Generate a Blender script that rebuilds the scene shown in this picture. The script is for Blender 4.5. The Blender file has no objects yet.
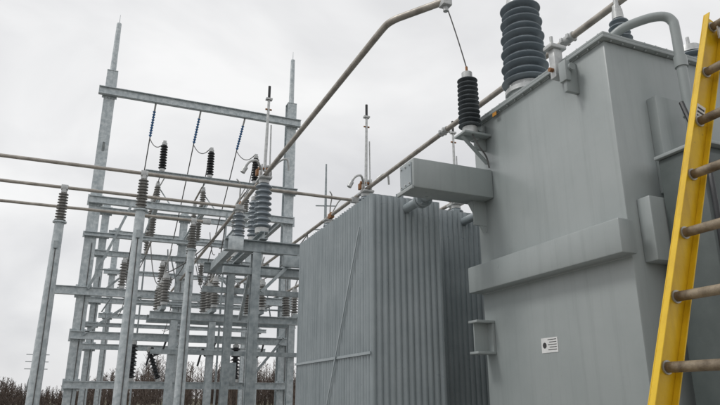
import bpy, bmesh, math, random
from mathutils import Vector, Matrix
random.seed(7)
sc = bpy.context.scene

# ------------------------------------------------------------------ materials
def new_mat(name):
    m = bpy.data.materials.new(name); m.use_nodes = True
    nt = m.node_tree
    return m, nt, nt.nodes["Principled BSDF"]

def surf(name, c1, c2, rough=0.5, metal=0.0, scale=3.0, stretch=(1,1,1), streak=0.0,
         streak_col=None, bump=0.05, bump_scale=60.0, spec=0.5, spots=0.0, spot_col=(0.1,0.09,0.07)):
    m, nt, b = new_mat(name)
    N, L = nt.nodes, nt.links
    tc = N.new("ShaderNodeTexCoord")
    mp = N.new("ShaderNodeMapping"); mp.inputs["Scale"].default_value = stretch
    L.new(tc.outputs["Object"], mp.inputs["Vector"])
    n1 = N.new("ShaderNodeTexNoise"); n1.inputs["Scale"].default_value = scale
    n1.inputs["Detail"].default_value = 7; n1.inputs["Roughness"].default_value = 0.62
    L.new(mp.outputs[0], n1.inputs["Vector"])
    r1 = N.new("ShaderNodeValToRGB")
    r1.color_ramp.elements[0].position = 0.32; r1.color_ramp.elements[1].position = 0.68
    r1.color_ramp.elements[0].color = (*c1, 1); r1.color_ramp.elements[1].color = (*c2, 1)
    L.new(n1.outputs["Fac"], r1.inputs["Fac"])
    col = r1.outputs["Color"]
    if streak > 0:
        mp2 = N.new("ShaderNodeMapping"); mp2.inputs["Scale"].default_value = (13, 13, 0.6)
        L.new(tc.outputs["Object"], mp2.inputs["Vector"])
        n2 = N.new("ShaderNodeTexNoise"); n2.inputs["Scale"].default_value = 1.0
        n2.inputs["Detail"].default_value = 5; n2.inputs["Roughness"].default_value = 0.7
        L.new(mp2.outputs[0], n2.inputs["Vector"])
        r2 = N.new("ShaderNodeValToRGB")
        r2.color_ramp.elements[0].position = 0.50; r2.color_ramp.elements[1].position = 0.78
        r2.color_ramp.elements[0].color = (0,0,0,1); r2.color_ramp.elements[1].color = (streak,)*3 + (1,)
        L.new(n2.outputs["Fac"], r2.inputs["Fac"])
        mx = N.new("ShaderNodeMixRGB"); mx.inputs["Color2"].default_value = (*(streak_col or (0.1,0.1,0.1)), 1)
        L.new(r2.outputs["Color"], mx.inputs["Fac"]); L.new(col, mx.inputs["Color1"])
        col = mx.outputs["Color"]
    if spots > 0:
        n5 = N.new("ShaderNodeTexNoise"); n5.inputs["Scale"].default_value = 26
        n5.inputs["Detail"].default_value = 6; n5.inputs["Roughness"].default_value = 0.75
        L.new(tc.outputs["Object"], n5.inputs["Vector"])
        r5 = N.new("ShaderNodeValToRGB")
        r5.color_ramp.elements[0].position = 0.64; r5.color_ramp.elements[1].position = 0.73
        r5.color_ramp.elements[0].color = (0,0,0,1); r5.color_ramp.elements[1].color = (spots,)*3 + (1,)
        L.new(n5.outputs["Fac"], r5.inputs["Fac"])
        mx5 = N.new("ShaderNodeMixRGB"); mx5.inputs["Color2"].default_value = (*spot_col, 1)
        L.new(r5.outputs["Color"], mx5.inputs["Fac"]); L.new(col, mx5.inputs["Color1"])
        col = mx5.outputs["Color"]
    L.new(col, b.inputs["Base Color"])
    n3 = N.new("ShaderNodeTexNoise"); n3.inputs["Scale"].default_value = scale * 2.3
    n3.inputs["Detail"].default_value = 3
    L.new(tc.outputs["Object"], n3.inputs["Vector"])
    mr = N.new("ShaderNodeMapRange"); mr.inputs["To Min"].default_value = max(0.05, rough-0.12)
    mr.inputs["To Max"].default_value = min(1, rough+0.12)
    L.new(n3.outputs["Fac"], mr.inputs["Value"]); L.new(mr.outputs[0], b.inputs["Roughness"])
    b.inputs["Metallic"].default_value = metal
    b.inputs["Specular IOR Level"].default_value = spec
    if bump > 0:
        n4 = N.new("ShaderNodeTexNoise"); n4.inputs["Scale"].default_value = bump_scale
        n4.inputs["Detail"].default_value = 3
        L.new(tc.outputs["Object"], n4.inputs["Vector"])
        bp = N.new("ShaderNodeBump"); bp.inputs["Strength"].default_value = bump
        bp.inputs["Distance"].default_value = 0.02
        L.new(n4.outputs["Fac"], bp.inputs["Height"]); L.new(bp.outputs[0], b.inputs["Normal"])
    return m

M = {}
M['tank']  = surf("tank_paint", (0.300,0.332,0.330), (0.355,0.385,0.382), rough=0.33, scale=1.1, streak=0.35, streak_col=(0.20,0.222,0.22), bump=0.12, bump_scale=4, spots=0.3, spot_col=(0.19,0.20,0.195))
M['rad']   = surf("radiator_paint", (0.27,0.31,0.325), (0.35,0.39,0.405), rough=0.32, scale=2.2, streak=0.45, streak_col=(0.17,0.20,0.205), bump=0.03, bump_scale=20, spots=0.3, spot_col=(0.20,0.21,0.205))
M['dark']  = surf("dark_cabinet_paint", (0.065,0.080,0.078), (0.10,0.118,0.114), rough=0.5, scale=3, bump=0.03)
M['galv']  = surf("galvanised_steel", (0.36,0.41,0.43), (0.64,0.68,0.69), rough=0.42, metal=0.25, scale=9, streak=0.45, streak_col=(0.25,0.285,0.30), bump=0.05, bump_scale=90, spots=0.5, spot_col=(0.70,0.72,0.72))
M['galv2'] = surf("weathered_galvanised_steel", (0.24,0.28,0.295), (0.45,0.49,0.50), rough=0.5, metal=0.2, scale=8, streak=0.5, streak_col=(0.14,0.15,0.145), bump=0.05, spots=0.3, spot_col=(0.22,0.17,0.12))
M['alu']   = surf("aluminium_bus_tube", (0.27,0.245,0.215), (0.49,0.455,0.405), rough=0.45, metal=0.4, scale=5, bump=0.02, spots=0.4, spot_col=(0.15,0.13,0.11))
M['alu2']  = surf("cast_aluminium", (0.42,0.43,0.43), (0.60,0.61,0.60), rough=0.45, metal=0.4, scale=14, bump=0.08)
M['porc']  = surf("grey_porcelain", (0.20,0.235,0.262), (0.262,0.30,0.33), rough=0.2, scale=6, bump=0.0, spec=0.6, spots=0.3, spot_col=(0.14,0.15,0.15))
M['porc2'] = surf("weathered_porcelain", (0.17,0.165,0.155), (0.30,0.295,0.28), rough=0.32, scale=10, bump=0.0)
M['black'] = surf("black_polymer", (0.014,0.015,0.017), (0.035,0.037,0.04), rough=0.4, scale=8, bump=0.0)
M['darkporc'] = surf("dark_arrester_housing", (0.085,0.098,0.108), (0.135,0.15,0.16), rough=0.3, scale=8, bump=0.0)
M['blue']  = surf("blue_polymer_insulator", (0.03,0.12,0.28), (0.07,0.19,0.38), rough=0.4, scale=8, bump=0.0)
M['copper']= surf("tarnished_copper", (0.22,0.10,0.045), (0.36,0.18,0.08), rough=0.5, metal=0.5, scale=20, bump=0.05)
M['wire']  = surf("stranded_conductor", (0.09,0.09,0.09), (0.16,0.16,0.155), rough=0.6, metal=0.3, scale=20, bump=0.0)
M['yellow']= surf("yellow_fibreglass", (0.66,0.41,0.010), (0.80,0.53,0.018), rough=0.36, scale=5, streak=0.5, streak_col=(0.36,0.21,0.02), bump=0.05, bump_scale=120, spots=0.75, spot_col=(0.20,0.13,0.04))
M['rung']  = surf("dirty_aluminium_rung", (0.11,0.082,0.055), (0.34,0.28,0.20), rough=0.6, metal=0.2, scale=13, bump=0.15, bump_scale=200, spots=0.6, spot_col=(0.06,0.05,0.04))
M['white'] = surf("white_label", (0.68,0.69,0.68), (0.78,0.78,0.77), rough=0.5, scale=10, bump=0.0)
M['ink']   = surf("label_ink", (0.03,0.03,0.03), (0.05,0.05,0.05), rough=0.5, scale=10, bump=0.0)
M['orange']= surf("orange_tag", (0.50,0.22,0.03), (0.6,0.28,0.04), rough=0.5, scale=10, bump=0.0)
M['conc']  = surf("concrete", (0.26,0.25,0.23), (0.36,0.35,0.33), rough=0.85, scale=5, bump=0.2, bump_scale=50)
M['bark']  = surf("bare_branches", (0.055,0.040,0.034), (0.12,0.090,0.072), rough=0.9, scale=0.05, bump=0.0)
M['rock']  = surf("crushed_stone", (0.16,0.155,0.145), (0.30,0.29,0.275), rough=0.9, scale=18, bump=0.6, bump_scale=30)
M['grass'] = surf("dormant_grass", (0.055,0.050,0.028), (0.11,0.095,0.055), rough=0.95, scale=0.05, bump=0.3, bump_scale=2)

# ------------------------------------------------------------------ builder
class Grp:
    def __init__(s, name, loc=(0,0,0)):
        s.loc = Vector(loc)
        s.e = bpy.data.objects.new(name, None); s.e.empty_display_size = 0.3
        s.e.location = s.loc
        sc.collection.objects.link(s.e); s.parts = {}
    def bm(s, part, mat):
        if part not in s.parts: s.parts[part] = (bmesh.new(), mat)
        return s.parts[part][0]
    def box(s, part, mat, x0,x1,y0,y1,z0,z1, bev=0.0, seg=2):
        b = s.bm(part, mat)
        vs = [b.verts.new((x,y,z)) for x in (x0,x1) for y in (y0,y1) for z in (z0,z1)]
        q = [(0,1,3,2),(4,6,7,5),(0,4,5,1),(2,3,7,6),(0,2,6,4),(1,5,7,3)]
        fs = [b.faces.new([vs[i] for i in f]) for f in q]
        if bev > 0:
            es = list({e for f in fs for e in f.edges})
            bmesh.ops.bevel(b, geom=es, offset=bev, segments=seg, affect='EDGES', profile=0.5)
    def bar(s, part, mat, p0, p1, w, h, side=None, bev=0.0, off=(0,0)):
        b = s.bm(part, mat); p0=Vector(p0); p1=Vector(p1); d=(p1-p0).normalized()
        if side is None:
            side = d.cross(Vector((0,0,1)))
            if side.length < 1e-3: side = Vector((1,0,0))
        sd = Vector(side); sd = (sd - d*sd.dot(d)).normalized(); n = sd.cross(d).normalized()
        o = sd*off[0] + n*off[1]
        vs=[]
        for p in (p0,p1):
            for a,c in ((-1,-1),(1,-1),(1,1),(-1,1)):
                vs.append(b.verts.new(p+o+sd*a*w/2+n*c*h/2))
        fs=[b.faces.new([vs[i] for i in f]) for f in ((0,1,2,3),(7,6,5,4),(0,4,5,1),(1,5,6,2),(2,6,7,3),(3,7,4,0))]
        if bev>0:
            es=list({e for f in fs for e in f.edges})
            bmesh.ops.bevel(b, geom=es, offset=bev, segments=1, affect='EDGES')
    def ibeam(s, part, mat, p0, p1, w, h, side=None, t=0.018):
        p0=Vector(p0); p1=Vector(p1); d=(p1-p0).normalized()
        if side is None:
            side = d.cross(Vector((0,0,1)))
            if side.length < 1e-3: side = Vector((1,0,0))
        s.bar(part, mat, p0, p1, w, t, side, off=(0, h/2-t/2))
        s.bar(part, mat, p0, p1, w, t, side, off=(0,-h/2+t/2))
        s.bar(part, mat, p0, p1, t, h-2*t-0.002, side)
    def rev(s, part, mat, p0, p1, prof, seg=20, cap=True):
        b = s.bm(part, mat); p0=Vector(p0); p1=Vector(p1); d=(p1-p0).normalized()
        a = d.orthogonal().normalized(); c = d.cross(a)
        rings=[]
        for (t,r) in prof:
            rings.append([b.verts.new(p0+d*t+(a*math.cos(2*math.pi*k/seg)+c*math.sin(2*math.pi*k/seg))*r) for k in range(seg)])
        for i in range(len(rings)-1):
            for k in range(seg):
                b.faces.new((rings[i][k],rings[i][(k+1)%seg],rings[i+1][(k+1)%seg],rings[i+1][k]))
        if cap:
            b.faces.new(list(reversed(rings[0]))); b.faces.new(rings[-1])
    def cyl(s, part, mat, p0, p1, r0, r1=None, seg=14):
        L=(Vector(p1)-Vector(p0)).length
        s.rev(part, mat, p0, p1, [(0,r0),(L,r0 if r1 is None else r1)], seg)
    def path(s, part, mat, pts, r, seg=8):
        b=s.bm(part,mat); pts=[Vector(p) for p in pts]
        rings=[]; up=None
        for i,p in enumerate(pts):
            d=(pts[min(i+1,len(pts)-1)]-pts[max(i-1,0)]).normalized()
            if up is None: up=d.orthogonal().normalized()
            up=(up-d*up.dot(d)).normalized(); c=d.cross(up)
            rings.append([b.verts.new(p+(up*math.cos(2*math.pi*k/seg)+c*math.sin(2*math.pi*k/seg))*r) for k in range(seg)])
        for i in range(len(rings)-1):
            for k in range(seg):
                b.faces.new((rings[i][k],rings[i][(k+1)%seg],rings[i+1][(k+1)%seg],rings[i+1][k]))
        b.faces.new(list(reversed(rings[0]))); b.faces.new(rings[-1])
    def smooth(s, part, mat, pts, r, seg=8, n=5):
        P=[Vector(p) for p in pts]; P=[P[0]*2-P[1]]+P+[P[-1]*2-P[-2]]; out=[]
        for i in range(1,len(P)-2):
            for k in range(n):
                t=k/n; a,b_,c,d=P[i-1],P[i],P[i+1],P[i+2]
                out.append(0.5*((2*b_)+(c-a)*t+(2*a-5*b_+4*c-d)*t*t+(3*b_-a-3*c+d)*t**3))
        out.append(P[-2]); s.path(part,mat,out,r,seg)
    def wire(s, part, mat, p0, p1, r, sag=0.0, n=14, seg=6):
        p0=Vector(p0); p1=Vector(p1)
        s.path(part, mat, [p0.lerp(p1,t/n)-Vector((0,0,sag*4*(t/n)*(1-t/n))) for t in range(n+1)], r, seg)
    def sheds(s, part, mat, p0, p1, n, rc, rs, rs2=None, alt=1.0, seg=22):
        p0=Vector(p0); p1=Vector(p1); L=(p1-p0).length; rs2=rs if rs2 is None else rs2
        prof=[(0,rc*1.05)]; h=L/n
        for i in range(n):
            f=i/max(1,n-1); R=(rs*(1-f)+rs2*f)*(alt if i%2 else 1.0); core=rc*(1-f)+rc*(rs2/rs)*f; z=i*h
            prof += [(z+h*0.10,core),(z+h*0.22,core*1.15),(z+h*0.30,R*0.98),(z+h*0.38,R),(z+h*0.48,R*0.97),(z+h*0.80,core*1.25),(z+h*0.92,core)]
        prof.append((L,rc*rs2/rs))
        s.rev(part, mat, p0, p1, prof, seg)
    def done(s, angle=38):
        for pn,(b,mat) in s.parts.items():
            bmesh.ops.recalc_face_normals(b, faces=b.faces)
            for v in b.verts: v.co -= s.loc
            me=bpy.data.meshes.new(pn)
            for f in b.faces: f.smooth=True
            b.to_mesh(me); b.free()
            me.set_sharp_from_angle(angle=math.radians(angle))
            me.materials.append(M[mat])
            o=bpy.data.objects.new(pn, me); sc.collection.objects.link(o); o.parent=s.e
        return s.e

# ------------------------------------------------------------------ ground
def sheet(name, x0,x1,y0,y1,z,mat):
    me=bpy.data.meshes.new(name); b=bmesh.new()
    vs=[b.verts.new(p) for p in ((x0,y0,z),(x1,y0,z),(x1,y1,z),(x0,y1,z))]; b.faces.new(vs)
    b.to_mesh(me); b.free(); me.materials.append(M[mat]); o=bpy.data.objects.new(name,me); sc.collection.objects.link(o)
sheet("ground", -2500,2500,-2500,2500,0,'grass')
sheet("gravel_yard", -30,40,-15,48,0.004,'rock')

# ------------------------------------------------------------------ power transformer
T = Grp("power_transformer", (5.2,4.5,0))
TX0,TX1,TY0,TY1,TZ = 3.76,7.2,3.5,5.55,4.55
T.box('tank','tank',TX0,TX1,TY0,TY1,0.45,TZ,0.018)
T.box('cover_plate','tank',TX0-0.045,TX1+0.045,TY0-0.045,TY1+0.045,TZ+0.001,TZ+0.03,0.005)
T.box('cover_plate','tank',TX0-0.04,TX1+0.04,TY0-0.04,TY1+0.04,TZ+0.033,TZ+0.06,0.005)
for i in range(16):
    y=TY0+0.03+i*(TY1-TY0-0.06)/15
    T.cyl('cover_bolts','tank',(TX0-0.022,y,TZ-0.015),(TX0-0.022,y,TZ+0.072),0.009,seg=6)
for i in range(26):
    x=TX0+0.06+i*(TX1-TX0-0.1)/25
    T.cyl('cover_bolts','tank',(x,TY0-0.022,TZ-0.015),(x,TY0-0.022,TZ+0.072),0.009,seg=6)
T.box('base_skid','tank',TX0-0.1,TX1+0.1,TY0+0.15,TY0+0.4,0.2,0.449,0.01)
T.box('base_skid','tank',TX0-0.1,TX1+0.1,TY1-0.4,TY1-0.15,0.2,0.449,0.01)
T.box('side_stiffener','tank',3.60,TX0,TY0-0.06,TY1+0.02,2.65,2.925,0.014)
T.box('end_stiffener','tank',3.88,TX1-0.1,TY0-0.13,TY0,2.60,3.12,0.014)
T.box('end_panel','tank',4.16,TX1-0.2,TY0-0.10,TY0,3.20,4.06,0.012)
for z in (2.652,2.923): T.cyl('weld_bead','tank',(TX0-0.002,TY0,z),(TX0-0.002,TY1,z),0.010,seg=8)
T.cyl('weld_bead','tank',(TX0-0.001,TY0+0.02,TZ-0.002),(TX0-0.001,TY1-0.02,TZ-0.002),0.009,seg=8)
T.box('header_box','tank',2.80,TX0,5.23,5.55,3.63,3.95,0.016)
T.box('header_box_end','rad',2.790,2.802,5.27,5.51,3.67,3.91,0.0)
T.box('header_box_flange','tank',2.77,2.795,5.22,5.56,3.61,3.65,0.004)
for yy in (5.30,5.39,5.48):
    for zz in (3.69,3.89): T.cyl('header_box_bolts','alu2',(2.775,yy,zz),(2.79,yy,zz),0.010,seg=6)
T.box('gusset','tank',3.60,3.76,5.39,5.41,3.36,3.63)
T.bar('gusset','tank',(3.58,5.40,3.62),(3.76,5.40,3.30),0.012,0.10,(0,1,0))
for y in (3.86,5.33):
    T.box('lifting_lug','tank',3.62,3.76,y-0.02,y+0.02,4.20,4.50,0.006)
    T.box('lifting_lug','tank',3.60,3.66,y-0.045,y+0.045,4.30,4.50,0.008)
    T.cyl('lifting_lug','tank',(3.66,y-0.07,4.43),(3.66,y+0.07,4.43),0.035)
T.box('edge_clamp','alu2',3.64,3.74,3.98,4.06,4.42,4.72,0.01)
T.box('edge_clamp','alu2',3.60,3.78,3.96,4.08,4.72,4.76,0.008)
T.cyl('edge_clamp','alu2',(3.66,4.02,4.76),(3.66,4.02,4.86),0.016)
T.cyl('edge_clamp_bolt','copper',(3.60,4.02,4.50),(3.64,4.02,4.50),0.02)
T.box('tag','orange',3.71,3.714,5.02,5.09,4.505,4.545)
T.box('jacking_bracket','tank',3.54,3.76,5.36,5.52,2.33,2.355,0.004)
T.box('jacking_bracket','tank',3.54,3.76,5.36,5.52,2.02,2.045,0.004)
T.box('jacking_bracket','tank',3.735,3.758,5.37,5.51,2.046,2.329)
T.box('jacking_bracket','tank',3.57,3.735,5.46,5.475,2.046,2.329)
T.box('warning_label','white',3.756,3.7585,4.44,4.66,1.985,2.115)
for k in range(5):
    T.box('warning_label_text','ink',3.7545,3.7565,4.455,4.57-0.02*(k%2),2.095-k*0.022,2.101-k*0.022)
T.cyl('warning_label_text','ink',(3.7545,4.615,2.05),(3.7565,4.615,2.05),0.026)
pts=[(4.06,3.75,4.60),(4.06,3.72,4.72),(4.10,3.60,4.80),(4.22,3.42,4.83),(4.32,3.32,4.82),(4.365,3.28,4.76),(4.37,3.27,4.66),(4.37,3.27,4.3),(4.37,3.27,3.6)]
T.smooth('conduit','tank',pts,0.042,16)
T.cyl('conduit_coupling','tank',(4.37,3.27,4.30),(4.37,3.27,4.40),0.054)
T.cyl('conduit_coupling','tank',(4.37,3.27,3.84),(4.37,3.27,3.94),0.054)
T.smooth('cable_loop','black',[(4.2,3.2,3.9),(4.16,3.1,3.6),(4.04,2.95,3.3),(3.98,2.9,2.9),(4.0,2.92,2.3),(4.1,2.93,1.5)],0.02,8)
T.box('control_cabinet','dark',4.02,5.1,2.98,3.36,1.0,3.42,0.015)
T.box('control_cabinet_door','dark',4.06,5.06,2.955,2.98,1.06,3.36,0.008)
T.box('control_cabinet_roof','tank',3.99,5.13,2.93,3.37,3.421,3.45,0.006)
def bushing(x,y,zb,turret,n,rc,rs,rs2,h,mat='porc'):
    T.cyl('bushing_turret','tank',(x,y,TZ+0.06),(x,y,zb),turret,seg=28)
    T.cyl('bushing_flange','alu2',(x,y,zb),(x,y,zb+0.05),turret*1.12,seg=28)
    for k in range(8):
        a=k*math.pi/4
        T.cyl('bushing_flange','alu2',(x+turret*math.cos(a),y+turret*math.sin(a),zb+0.05),(x+turret*math.cos(a),y+turret*math.sin(a),zb+0.08),0.014,seg=6)
    T.cyl('bushing_flange','alu2',(x,y,zb+0.05),(x,y,zb+0.11),rc*1.25,seg=28)
    T.sheds('bushing_insulator_'+mat,mat,(x,y,zb+0.11),(x,y,zb+0.11+h),n,rc,rs,rs2,alt=0.92,seg=40)
    zt=zb+0.11+h
    T.cyl('bushing_cap','alu2',(x,y,zt),(x,y,zt+0.10),rc*rs2/rs*1.2,rc*rs2/rs*1.05,seg=24)
    T.cyl('bushing_cap','alu2',(x,y,zt+0.10),(x,y,zt+0.26),0.022)
    return (x,y,zt+0.2)
tb=bushing(4.05,4.90,4.74,0.21,11,0.155,0.265,0.225,1.02)
bushing(6.75,4.90,4.74,0.21,11,0.155,0.265,0.225,1.02)
bushing(4.22,3.72,4.66,0.09,4,0.05,0.105,0.095,0.24)
T.box('terminal_pad','alu2',4.18,4.26,3.70,3.74,5.02,5.16,0.004)
bushing(5.6,3.85,4.66,0.09,4,0.05,0.105,0.095,0.24)
T.box('arrester_bracket','tank',3.42,3.76,5.20,5.42,4.33,4.355,0.003)
T.bar('arrester_bracket','tank',(3.45,5.31,4.33),(3.755,5.31,4.05),0.05,0.012,(0,1,0))
T.cyl('arrester_base','alu2',(3.56,5.31,4.356),(3.56,5.31,4.44),0.085)
T.sheds('arrester_housing','darkporc',(3.56,5.31,4.44),(3.56,5.31,5.05),11,0.06,0.125,0.115,seg=30)
T.cyl('arrester_cap','alu2',(3.56,5.31,5.05),(3.56,5.31,5.12),0.06)
T.cyl('arrester_stud','copper',(3.56,5.31,5.12),(3.56,5.31,5.20),0.014)
T.smooth('arrester_ground','wire',[(3.52,5.24,4.37),(3.60,5.22,4.2),(3.70,5.24,4.1),(3.745,5.26,3.98)],0.009)

def radiator(x0,x1,y0,y1,z0,z1,n,tag):
    b=T.bm('radiator_panels_'+tag,'rad'); nf=12; per=8
    W=x1-x0; yc=[y0+(y1-y0)*i/(n-1) for i in range(n)]
    for y in yc:
        N=nf*per
        jit=random.uniform(-0.005,0.005)
        def amp(t):
            return 0.004+0.026*(0.5-0.5*math.cos(2*math.pi*t*nf))**0.5
        top=[(x0+W*i/N+jit, amp(i/N)) for i in range(N+1)]
        ring=[(x,-a) for x,a in top]+[(x,a) for x,a in reversed(top)]
        lv=[(z0,0.25),(z0+0.05,0.6),(z0+0.12,1.0),(z1-0.10,1.0),(z1-0.04,0.65),(z1,0.25)]
        rs=[]
        for z,k in lv:
            rs.append([b.verts.new((px, y+pa*k, z)) for px,pa in ring])
        m=len(ring)
        for i in range(len(rs)-1):
            for k in range(m):
                b.faces.new((rs[i][k],rs[i][(k+1)%m],rs[i+1][(k+1)%m],rs[i+1][k]))
        for r in (rs[0],rs[-1]):
            for k in range(N):
                b.faces.new((r[k],r[k+1],r[m-2-k],r[m-1-k]))
    xm=(x0+x1)/2
    for z in (z0+0.16,z1-0.14):
        T.cyl('radiator_header_'+tag,'rad',(xm,5.5,z),(xm,y1+0.08,z),0.055,seg=18)
        T.cyl('radiator_valve_'+tag,'rad',(xm,5.86,z),(xm,5.90,z),0.10,seg=18)
        T.cyl('radiator_valve_'+tag,'rad',(xm,5.92,z),(xm,5.96,z),0.10,seg=18)
        for k in range(6):
            a=k*math.pi/3
            T.cyl('radiator_valve_'+tag,'rad',(xm+0.08*math.cos(a),5.84,z+0.08*math.sin(a)),(xm+0.08*math.cos(a),5.98,z+0.08*math.sin(a)),0.010,seg=6)
    T.cyl('radiator_valve_stem_'+tag,'alu2',(xm,6.05,z1-0.10),(xm,6.05,z1+0.02),0.02)
    T.cyl('radiator_valve_stem_'+tag,'alu2',(xm-0.07,6.05,z1+0.02),(xm+0.07,6.05,z1+0.02),0.012)
    xb=x0-0.012
    T.bar('radiator_brace_'+tag,'rad',(xb,y0-0.03,z0+1.32),(xb,y1+0.03,z0+1.32),0.03,0.012,(0,0,1))
    T.bar('radiator_brace_'+tag,'rad',(xb-0.014,y0+0.25,z1-0.35),(xb-0.014,(y0+y1)/2+0.25,z0+0.2),0.022,0.010,(0,0.8,0.6))
    for yy in (y0+0.15,y1-0.15):
        T.box('radiator_lifting_eye_'+tag,'rad',xm-0.05,xm+0.05,yy-0.008,yy+0.008,z1-0.02,z1+0.09,0.004)
radiator(2.80,3.74,6.34,9.02,0.75,3.90,34,'a')
radiator(4.04,5.00,7.05,9.60,0.75,4.06,30,'b')
radiator(5.2,6.16,6.34,9.02,0.75,3.90,14,'c')
T.smooth('hv_lead','wire',[(4.05,4.90,tb[2]),(4.0,4.95,6.25),(3.75,5.2,6.32),(3.42,5.42,6.15)],0.012)
T.wire('arrester_lead','wire',(3.56,5.31,5.19),(3.40,5.44,6.10),0.008,sag=-0.03)
T.done()
P = Grp("concrete_pad",(5,6,0)); P.box('slab','conc',2.6,8,3.0,9.8,0.01,0.198,0.02); P.done()

# ------------------------------------------------------------------ rigid buses
ZB=6.10
B1 = Grp("tubular_bus",(2.95,15,ZB))
B1.path('tube','alu',[(2.95,28.5,ZB),(2.95,14.0,ZB),(2.95,7.2,ZB),(2.95,6.3,ZB)],0.045,16)
B1.smooth('bend','alu',[(2.95,6.3,ZB),(2.96,6.12,ZB),(3.01,5.98,ZB),(3.08,5.87,ZB),(3.35,5.47,ZB),(3.40,5.39,ZB)],0.0448,16)
B1.box('end_clamp','alu2',3.33,3.45,5.36,5.48,ZB-0.075,ZB+0.075,0.01)
B1.cyl('end_clamp','alu2',(3.39,5.42,ZB-0.14),(3.39,5.42,ZB+0.2),0.03)
B1.done()
B2 = Grp("tubular_bus",(5.3,8,ZB))
B2.path('tube','alu',[(5.3,1.0,ZB),(5.3,12.2,ZB)],0.045,16)
for y in (5.4,8.6):
    B2.cyl('coupler','alu2',(5.3,y,ZB),(5.3,y+0.22,ZB),0.06)
    for q in (0.05,0.17): B2.box('coupler','alu2',5.22,5.38,y+q-0.02,y+q+0.02,ZB-0.035,ZB+0.035,0.006)
B2.path('tube_rear','alu',[(5.3,12.3,ZB),(5.3,28.5,ZB)],0.045,16)
B2.done()
B3 = Grp("tubular_bus",(7.65,8,ZB))
B3.path('tube','alu',[(7.65,1.0,ZB),(7.65,28.5,ZB)],0.045,16)
B3.cyl('coupler','alu2',(7.65,5.0,ZB),(7.65,5.2,ZB),0.065)
B3.done()
for (y,xe,px) in ((12.7,5.26,0.58),(14.3,2.9,-0.95),(15.9,2.4,2.05)):
    B = Grp("tubular_bus",(-2,y,5.98))
    B.path('tube','alu',[(-12,y,5.98),(xe,y,5.98)],0.036,12)
    B.box('end_clamp','alu2',xe-0.12,xe+0.08,y-0.06,y+0.06,5.92,6.05,0.01)
    B.done()
    for xx in (px, px-7.5):
        S = Grp("bus_support_post",(xx,y,0))
        S.rev('post','galv',(xx,y,0.05),(xx,y,5.18),[(0,0.135),(2.5,0.122),(5.13,0.095)],12)
        S.box('base_plate','galv',xx-0.25,xx+0.25,y-0.25,y+0.25,0.02,0.05)
        S.cyl('top_plate','galv',(xx,y,5.18),(xx,y,5.21),0.14)
        S.box('terminal_lug','galv2',xx-0.04,xx+0.04,y-0.15,y-0.10,4.6,4.75)
        S.path('ground_lead','wire',[(xx+0.02,y-0.145,0.05),(xx+0.02,y-0.130,2.5),(xx,y-0.11,4.6)],0.010)
        S.sheds('insulator','porc2',(xx,y,5.22),(xx,y,5.86),10,0.055,0.115,0.10)
        S.cyl('cap','alu2',(xx,y,5.86),(xx,y,5.93),0.06)
        S.box('clamp','alu2',xx-0.07,xx+0.07,y-0.055,y+0.055,5.925,6.035,0.01)
        S.done()

# ------------------------------------------------------------------ disconnect switches on their frame
F = Grp("switch_support_frame",(4.5,13.4,0))
for y in (12.15,14.65):
    F.ibeam('upper_beam','galv2',(2.2,y,4.53),(9.0,y,4.53),0.20,0.24)
    F.bar('lower_channel','galv2',(2.2,y,4.02),(9.0,y,4.02),0.10,0.13)
    for x in (2.85,5.6,8.4):
        F.ibeam('leg','galv2',(x,y,0.0),(x,y,4.40),0.17,0.18,(1,0,0))
        F.box('leg_base','galv2',x-0.2,x+0.2,y-0.2,y+0.2,0.012,0.04)
for x in (2.4,5.6,8.4):
    F.bar('side_beam','galv2',(x,12.27,4.53),(x,14.53,4.53),0.12,0.18)
F.box('junction_box','galv2',3.35,3.80,11.90,11.98,4.12,4.36,0.01)
F.box('end_plate','galv',2.25,2.55,12.0,12.045,4.40,4.68,0.006)
F.bar('brace','galv2',(2.95,12.0,3.6),(3.7,12.0,4.38),0.06,0.06)
F.bar('brace','galv2',(2.85,12.4,4.35),(2.85,13.4,3.2),0.06,0.06)
F.done()
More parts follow.
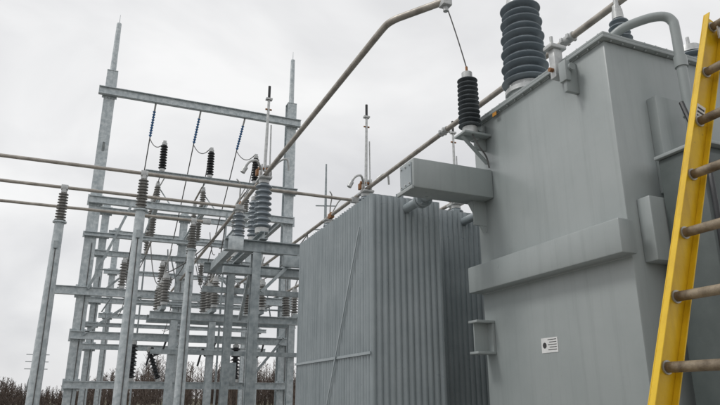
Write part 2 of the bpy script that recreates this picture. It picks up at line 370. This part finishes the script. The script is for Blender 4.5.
for i,x in enumerate((2.95,5.3,7.65)):
    S = Grp("disconnect_switch",(x,13.4,4.7))
    S.ibeam('base_channel','galv2',(x,11.95,4.745),(x,14.95,4.745),0.16,0.16)
    for y,h,r in ((12.2,1.10,0.19),(14.6,1.10,0.17),(13.0,0.95,0.13)):
        S.cyl('insulator_base','alu2',(x,y,4.83),(x,y,4.94),r*0.75)
        S.sheds('insulator','porc',(x,y,4.94),(x,y,4.94+h-0.12),8,r*0.58,r,r*0.92)
        S.cyl('insulator_cap','alu2',(x,y,4.82+h),(x,y,4.82+h+0.09),r*0.6)
    S.box('hinge','alu2',x-0.13,x+0.13,12.02,12.42,6.00,6.05,0.01)
    S.box('hinge','alu2',x-0.10,x-0.07,12.08,12.30,6.05,6.32,0.006)
    S.box('hinge','alu2',x+0.07,x+0.10,12.08,12.30,6.05,6.32,0.006)
    S.cyl('hinge_pin','copper',(x-0.14,12.2,6.25),(x+0.14,12.2,6.25),0.035)
    S.cyl('blade','alu2',(x,12.2,6.2),(x+0.02,12.2,7.95),0.036,0.028)
    S.cyl('blade','alu2',(x+0.12,12.24,6.2),(x+0.10,12.22,7.3),0.016)
    S.box('blade','alu2',x-0.05,x+0.09,12.15,12.25,7.88,7.92)
    S.cyl('blade_tip','black',(x+0.02,12.2,7.92),(x+0.02,12.2,8.22),0.03)
    S.cyl('blade_contact','copper',(x-0.05,12.2,7.65),(x+0.09,12.2,7.65),0.02)
    S.smooth('crank','alu2',[(x,13.0,5.9),(x+0.12,12.85,6.02),(x+0.2,12.5,6.2),(x+0.12,12.3,6.35),(x,12.25,6.3)],0.03)
    S.smooth('arcing_horn','alu2',[(x,14.55,6.05),(x-0.05,14.4,6.3),(x-0.12,14.1,6.5),(x-0.25,13.9,6.55)],0.017)
    S.smooth('arcing_horn','alu2',[(x,14.55,6.05),(x+0.08,14.4,6.3),(x+0.14,14.15,6.45),(x+0.3,14.0,6.42)],0.017)
    S.box('jaw','copper',x-0.05,x+0.05,14.35,14.6,6.02,6.16,0.01)
    S.box('jaw_plate','alu2',x-0.15,x+0.15,14.5,14.72,5.98,6.02,0.01)
    S.box('jaw','copper',x-0.20,x-0.145,12.1,12.2,6.06,6.20,0.01)
    S.smooth('counterweight','alu2',[(x-0.1,12.1,6.2),(x-0.25,11.9,6.3),(x-0.42,11.85,6.22),(x-0.5,11.9,6.05)],0.026)
    S.smooth('counterweight','alu2',[(x+0.1,12.1,6.2),(x+0.25,11.95,6.38),(x+0.40,11.9,6.42),(x+0.46,11.95,6.2)],0.024)
    S.cyl('counterweight','alu2',(x-0.53,11.9,6.0),(x-0.47,11.9,6.12),0.05)
    S.cyl('operating_rod','galv2',(x+0.15,13.0,4.86),(x+0.9,13.0,4.7),0.02)
    S.done()

# ------------------------------------------------------------------ steel gantry
def gantry(name,y,cols,ztop,zmast,beams,w=0.36,mat='galv'):
    G = Grp(name,(cols[0],y,0))
    for x in cols:
        G.ibeam('column','galv',(x,y,0),(x,y,ztop),w,w*0.9,(1,0,0))
        G.box('column_base','galv',x-0.35,x+0.35,y-0.35,y+0.35,0.012,0.05)
        G.path('ground_lead','wire',[(x+0.06,y-w/2-0.012,0.05),(x+0.06,y-w/2-0.012,6)],0.012)
        if zmast:
            G.box('column_cap','galv',x-w/2,x+w/2,y-w/2,y+w/2,ztop+0.001,ztop+0.02)
            G.cyl('mast','galv',(x,y,ztop+0.02),(x,y,zmast),0.095,0.075,seg=10)
            G.cyl('mast_spike','galv',(x,y,zmast),(x,y,zmast+0.35),0.012,0.006,seg=6)
    for (z,xa,xb,h) in beams:
        G.ibeam('beam','galv',(xa,y-w/2-0.09,z),(xb,y-w/2-0.09,z),0.16,h)
        for x in cols:
            if xa<=x<=xb:
                G.box('splice_plate',mat,x-0.22,x+0.22,y-w/2-0.004,y-w/2+0.010,z-h*0.8,z+h*0.8)
                for dx in (-0.14,-0.05,0.05,0.14):
                    for s_ in (-1,1):
                        G.cyl('bolts','galv2',(x+dx,y-w/2-0.03,z+s_*h*0.68),(x+dx,y-w/2-0.002,z+s_*h*0.68),0.016,seg=6)
    G.done()
gantry("steel_gantry",19.8,(-0.42,5.65),11.75,13.6,
    [(10.95,-0.75,5.95,0.26),(8.38,0.9,5.9,0.18),(7.32,-0.6,5.8,0.22),(6.25,-0.6,5.8,0.12),(4.55,-1.2,5.8,0.24),(3.30,-0.6,5.8,0.22),(1.95,-0.6,5.8,0.2)],w=0.33)
gantry("steel_gantry",25.5,(-0.1,2.9,6.1),8.9,0,
    [(8.6,-0.5,6.5,0.22),(7.6,-0.5,6.5,0.14),(6.9,-0.5,6.5,0.2),(5.1,-0.5,6.5,0.2),(4.2,-0.5,6.5,0.14),(3.4,-0.5,6.5,0.2)],w=0.28)
gantry("steel_gantry",32.0,(0.5,3.8,7.1),9.6,0,
    [(9.3,0.1,7.5,0.24),(7.4,0.1,7.5,0.22),(5.3,0.1,7.5,0.22)],w=0.28)
G = Grp("gantry_tie_beams",(3,22.5,0))
for x in (-0.42,5.65):
    for z in (7.55,4.8):
        G.ibeam('tie','galv2',(x,20.05,z),(x,25.2,z),0.14,0.2)
for x in (1.4,2.9,4.4):
    G.ibeam('tie_upper','galv',(x,19.7,7.54),(x,25.2,7.54),0.12,0.18)
for (a,b) in (((-0.4,19.5,9.2),(-0.4,20.6,7.7)),((5.6,19.5,3.4),(4.4,19.5,1.95)),((-0.3,19.5,3.3),(1.2,19.5,4.5)),((5.5,25.2,5.2),(4.0,25.2,6.8)),((-0.1,25.2,5.2),(1.5,25.2,6.8)),((-0.3,19.45,4.6),(0.6,19.45,7.2))):
    G.bar('knee_brace','galv2',a,b,0.07,0.07)
G.done()
E = Grp("equipment_stand",(3,17.4,0))
for x in (1.94,2.95,4.1,5.2):
    E.ibeam('post','galv',(x,17.4,0),(x,17.4,3.58),0.18,0.18,(1,0,0))
    E.box('post_base','galv',x-0.2,x+0.2,17.2,17.6,0.012,0.04)
E.ibeam('beam','galv',(1.3,17.4,3.70),(5.6,17.4,3.70),0.18,0.20)
E.ibeam('beam_rear','galv2',(1.3,18.3,3.70),(5.6,18.3,3.70),0.18,0.20)
E.bar('channel','galv2',(1.4,17.25,2.75),(5.4,17.25,2.75),0.05,0.12)
for x in (1.6,2.9,4.2,5.4): E.bar('cross_channel','galv2',(x,16.9,3.86),(x,18.7,3.86),0.12,0.10)
E.box('operator_box','galv2',3.3,3.6,17.0,17.2,1.9,2.5,0.01)
E.done()
def post_ins(x,y,z,h,mat='porc2',r=0.13,n=8,lean=(0,0),name="post_insulator",inv=False):
    S=Grp(name,(x,y,z)); d=-1 if inv else 1
    a=Vector((x,y,z)); t=a+Vector((lean[0],lean[1],d*h))
    u=(t-a).normalized()
    S.cyl('base','alu2',a,a+u*0.08,r*0.7)
    S.sheds('sheds',mat,a+u*0.08,t-u*0.08,n,r*0.5,r,r*0.92,seg=16)
    S.cyl('cap','alu2',t-u*0.08,t,r*0.65)
    S.box('terminal','alu2',t.x-0.05,t.x+0.05,t.y-0.05,t.y+0.05,t.z-0.02,t.z+0.07)
    S.done(); return t
for x in (1.6,2.9,4.2,5.4):
    for y in (16.95,17.8,18.65):
        post_ins(x,y,3.915,0.78,lean=(0,0.0 if y<18 else 0.1))
for x in (1.4,2.9,4.4):
    post_ins(x,19.53,8.48,0.98,mat='black',r=0.125,n=9,name="surge_arrester")
    post_ins(x,20.7,7.64,0.8,r=0.11); post_ins(x,22.6,7.64,0.8,r=0.11)
    post_ins(x,21.2,7.44,0.85,r=0.11,inv=True); post_ins(x,23.2,7.44,0.85,r=0.11,inv=True)
for x in (0.6,1.7,3.2,4.6): post_ins(x,19.53,4.68,0.85,r=0.12)
for x in (0.9,2.3,3.7,5.0):
    post_ins(x,25.2,5.22,0.85,r=0.12,lean=(0.25,0)); post_ins(x,25.2,6.78,0.85,r=0.12,inv=True)
for x in (1.1,4.1): post_ins(x,19.53,2.06,1.1,mat='black',r=0.155,n=9,name="surge_arrester")
for x in (1.9,): post_ins(x,19.53,2.06,0.9,mat='black',r=0.11,n=8,lean=(-0.35,0),name="surge_arrester")

J = Grp("conductor_jumpers",(3,20,6))
for k,x in enumerate((1.0,2.45,3.95)):
    a=Vector((x,19.6,10.8)); b=Vector((x-0.1,24.9,6.6)); d=(b-a).normalized()
    J.cyl('string_hardware','alu2',a,a+d*0.25,0.03)
    J.sheds('string_insulator','blue',a+d*0.25,a+d*1.25,10,0.022,0.052,seg=12)
    J.wire('string_lead','wire',a+d*1.25,b,0.018,sag=0.15)
    J.wire('jumper','wire',a+d*1.3,(x+0.4,19.53,9.5),0.015,sag=0.25)
    J.wire('jumper','wire',(x+0.4,19.53,9.5),(x+0.4,20.7,8.5),0.015,sag=0.3)
    J.cyl('switch_rod','alu',(x+0.4,20.7,8.5),(x+0.4,22.6,8.5),0.032)
    J.cyl('switch_arm','alu2',(x+0.4,22.6,8.5),(x+0.75,22.2,9.3),0.022)
    J.cyl('switch_rod','alu',(x+0.4,21.2,6.55),(x+0.4,23.2,6.55),0.032)
    J.wire('jumper','wire',(x+0.4,21.2,6.5),(x+0.6,18.7,4.75),0.015,sag=0.4)
    J.wire('jumper','wire',(x+0.4,23.2,6.5),(x-0.1,25.1,6.1),0.015,sag=0.35)
    J.wire('jumper','wire',(x-0.1,25.1,6.0),(x+0.2,19.5,3.2),0.013,sag=0.5)
    J.cyl('crank_rod','galv2',(x+0.4,21.0,8.5),(x+0.9,20.0,7.4),0.02)
    J.smooth('hook','black',[(x+1.0,19.5,3.2),(x+0.9,19.45,2.9),(x+0.7,19.4,2.8),(x+0.62,19.4,3.0),(x+0.5,19.4,2.5)],0.03)
for x in (1.6,2.9,4.2,5.4):
    J.cyl('bus_rod','alu',(x,16.95,4.76),(x,18.7,4.76),0.032)
    J.cyl('bus_arm','alu2',(x,17.8,4.76),(x+0.1,17.3,5.5),0.02)
    J.wire('jumper','wire',(x,18.7,4.76),(x+0.2,19.53,5.5),0.015,sag=0.2)
    J.wire('jumper','wire',(x,16.95,4.76),(2.95 if x<4 else 5.3,16.4,6.06),0.015,sag=0.15)
for i in range(16):
    x=random.uniform(0.2,5.2); y=random.choice((19.45,20.6,22.5,25.0)); z=random.uniform(3.4,6.8)
    if i%2: J.wire('small_lead','wire',(x,y,z),(x+random.uniform(-.7,.7),y+random.uniform(-.4,1.2),z-random.uniform(0.6,1.4)),0.012,sag=0.25)
    else: J.cyl('insulated_link','galv2',(x,y,z),(x+random.uniform(-.5,.5),y+random.uniform(-.2,.6),z-random.uniform(0.7,1.3)),0.022)
J.cyl('gang_rod','galv2',(1.0,18.9,4.2),(5.6,18.9,4.2),0.025)
J.cyl('gang_rod','galv2',(-0.2,24.9,6.2),(6.0,24.9,6.2),0.03)
J.cyl('drive_rod','galv2',(3.5,19.3,1.2),(3.5,19.3,7.3),0.03)
J.cyl('drive_rod','galv2',(1.5,25.0,1.2),(1.5,25.0,8.3),0.03)
J.done()
Lm = Grp("lightning_mast",(9.6,27,0))
Lm.rev('pole','galv2',(9.6,27,0),(9.6,27,12.6),[(0,0.16),(6,0.11),(12.6,0.04)],10)
for z,l in ((10.4,0.5),(9.2,0.7)): Lm.cyl('arm','galv2',(9.6-l,27,z),(9.6+l,27,z+0.1),0.03)
Lm.done()

# ------------------------------------------------------------------ step ladder
Ld = Grp("step_ladder",(2.4,1.65,0))
YF,YN=1.86,1.42
def rail(x0,z0,x1,z1,y,inward,w=0.118):
    p0=Vector((x0,y,z0)); p1=Vector((x1,y,z1)); d=(p1-p0).normalized(); sd=Vector((d.z,0,-d.x))
    Ld.bar('rail','yellow',p0,p1,w,0.005,sd,bev=0.001)
    for sgn in (-1,1):
        Ld.bar('rail','yellow',p0+sd*sgn*(w/2-0.003)+Vector((0,inward*0.0178,0)),p1+sd*sgn*(w/2-0.003)+Vector((0,inward*0.0178,0)),0.006,0.030,sd,bev=0.0015)
sl=0.36/0.933; XM=2.052
xb=XM-sl*1.6; xt=XM+sl*1.87
for y,inw in ((YF,-1),(YN,1)):
    rail(xb,0.02,xt,3.47,y,inw)
for k in range(-5,7):
    z=1.715+k*0.285
    if z>3.44: continue
    x=XM+sl*(z-1.6)
    Ld.cyl('rung','rung',(x,YN-0.02,z),(x,YF+0.012,z),0.021,seg=16)
    Ld.cyl('rung_ferrule','alu2',(x,YF-0.010,z),(x,YF-0.003,z),0.028,seg=16)
    Ld.cyl('rung_ferrule','alu2',(x,YN+0.003,z),(x,YN+0.010,z),0.028,seg=16)
for y,inw in ((YF-0.06,-1),(YN+0.06,1)):
    rail(xt+0.12,3.40,xt+0.99,0.02,y,inw,0.08)
for z in (0.6,1.5,2.4):
    x=xt+0.12+0.87*(3.40-z)/3.4
    Ld.box('rear_brace','alu2',x-0.01,x+0.02,YN+0.06,YF-0.06,z-0.02,z+0.02)
Ld.box('spreader_hinge','alu2',xt-0.03,xt+0.14,YF-0.045,YF-0.035,3.34,3.42)
Ld.box('spreader_hinge','alu2',xt-0.03,xt+0.14,YN+0.035,YN+0.045,3.34,3.42)
d_=Vector((0.36,0,0.933))
for zz,h in ((2.86,0.09),):
    q=Vector((XM+sl*(zz-1.6),YF-0.0038,zz))
    Ld.bar('label','white',q,q+d_*h,0.055,0.0016,(0.933,0,-0.36))
    for k in (0.2,0.45,0.7):
        Ld.bar('label_text','ink',q+d_*h*k+Vector((0,-0.0015,0)),q+d_*h*(k+0.1)+Vector((0,-0.0015,0)),0.042,0.0012,(0.933,0,-0.36))
for y in (YF,YN): Ld.box('foot','black',xb-0.07,xb+0.06,y-0.03,y+0.03,0.006,0.05,0.006)
Ld.done()

# ------------------------------------------------------------------ distant bare woods
def treeline():
    b=bmesh.new()
    def seg(p,q,r0,r1):
        d=(q-p).normalized(); a=d.orthogonal().normalized(); c=d.cross(a)
        R=[[b.verts.new(o+(a*math.cos(t)+c*math.sin(t))*r) for t in (0,2.09,4.19)] for o,r in ((p,r0),(q,r1))]
        for k in range(3): b.faces.new((R[0][k],R[0][(k+1)%3],R[1][(k+1)%3],R[1][k]))
    for i in range(1500):
        azd=random.uniform(-12,32) if i%4 else random.uniform(-50,85)
        az=math.radians(azd)
        d=random.uniform(110,230)
        base=Vector((math.sin(az)*d,math.cos(az)*d,0))
        prof=0.75+0.35*math.sin(az*9+0.5)**2+0.22*math.sin(az*31)
        if azd>4: prof+=0.55
        H=max(2.2,random.uniform(3.2,7.5)*prof*d/165)
        top=base+Vector((random.uniform(-.6,.6),random.uniform(-.6,.6),H))
        seg(base,top,0.13,0.03)
        for k in range(30):
            t=random.uniform(0.02,0.97); p=base.lerp(top,t); a=random.uniform(0,6.28); l=H*random.uniform(0.12,0.36)*(1.15-t)
            q=p+Vector((math.cos(a)*l,math.sin(a)*l,l*random.uniform(0.5,1.6)))
            seg(p,q,0.045,0.018)
            if k%2==0:
                m=p.lerp(q,0.5); a2=a+random.uniform(-1,1)
                seg(m,m+Vector((math.cos(a2)*l*.6,math.sin(a2)*l*.6,l*.5)),0.03,0.018)
    me=bpy.data.meshes.new("treeline"); b.to_mesh(me); b.free(); me.materials.append(M['bark'])
    o=bpy.data.objects.new("distant_tree_line",me); sc.collection.objects.link(o)
treeline()
Pt = Grp("transmission_tower",(-14,205,0))
cx,cy=-14,205
for sx in (-1,1):
    for sy in (-1,1):
        Pt.bar('leg','galv2',(cx+sx*2.2,cy+sy*2.2,0),(cx+sx*0.4,cy+sy*0.4,14),0.16,0.16)
for k in range(7):
    z=k*2; w=2.2-1.8*z/14; w2=2.2-1.8*(z+2)/14
    for sy in (-1,1):
        Pt.bar('lattice','galv2',(cx-w,cy+sy*w,z),(cx+w2,cy+sy*w2,z+2),0.1,0.1)
        Pt.bar('lattice','galv2',(cx+w,cy+sy*w,z),(cx-w2,cy+sy*w2,z+2),0.1,0.1)
for z in (9.5,11.5,13.5): Pt.bar('cross_arm','galv2',(cx-3,cy,z),(cx+3,cy,z),0.2,0.2)
Pt.done()

# ------------------------------------------------------------------ sky, sun
w=bpy.data.worlds.new("World"); sc.world=w; w.use_nodes=True
nt=w.node_tree; N,L=nt.nodes,nt.links
bg=N["Background"]; bg.inputs["Strength"].default_value=0.1
EL,AZ=52,-75
sk=N.new("ShaderNodeTexSky"); sk.sky_type='NISHITA'; sk.sun_disc=False
sk.sun_elevation=math.radians(EL); sk.sun_rotation=math.radians(AZ)
tc=N.new("ShaderNodeTexCoord"); mp=N.new("ShaderNodeMapping"); mp.inputs["Scale"].default_value=(1,1,2.2)
mp.inputs["Location"].default_value=(0.35,0.1,0.2)
L.new(tc.outputs["Generated"],mp.inputs["Vector"])
nz=N.new("ShaderNodeTexNoise"); nz.inputs["Scale"].default_value=2.2; nz.inputs["Detail"].default_value=6; nz.inputs["Roughness"].default_value=0.48
nz.inputs["Distortion"].default_value=0.4
L.new(mp.outputs[0],nz.inputs["Vector"])
rp=N.new("ShaderNodeValToRGB"); rp.color_ramp.elements[0].position=0.30; rp.color_ramp.elements[1].position=0.64
rp.color_ramp.elements[0].color=(6.5,6.55,6.75,1); rp.color_ramp.elements[1].color=(9.6,9.6,9.6,1)
L.new(nz.outputs["Fac"],rp.inputs["Fac"])
mx=N.new("ShaderNodeMixRGB"); mx.inputs["Fac"].default_value=0.97
L.new(sk.outputs["Color"],mx.inputs["Color1"]); L.new(rp.outputs["Color"],mx.inputs["Color2"])
L.new(mx.outputs["Color"],bg.inputs["Color"])
sl_=bpy.data.lights.new("sun",'SUN'); sl_.energy=1.1; sl_.angle=math.radians(14); sl_.color=(1,0.98,0.95)
so=bpy.data.objects.new("sun",sl_); sc.collection.objects.link(so)
az=math.radians(AZ); el=math.radians(EL)
sd=Vector((math.sin(az)*math.cos(el),math.cos(az)*math.cos(el),math.sin(el)))
so.rotation_euler=sd.to_track_quat('Z','Y').to_euler()

# ------------------------------------------------------------------ camera
cd=bpy.data.cameras.new("camera"); cd.lens=31.0; cd.sensor_width=36; cd.clip_end=6000; cd.clip_start=0.05
co=bpy.data.objects.new("camera",cd); sc.collection.objects.link(co)
co.location=(0,0,1.6); co.rotation_euler=(math.radians(90+17.5),0,math.radians(-22.9))
sc.camera=co
sc.view_settings.view_transform='Standard'; sc.view_settings.look='None'; sc.view_settings.exposure=0
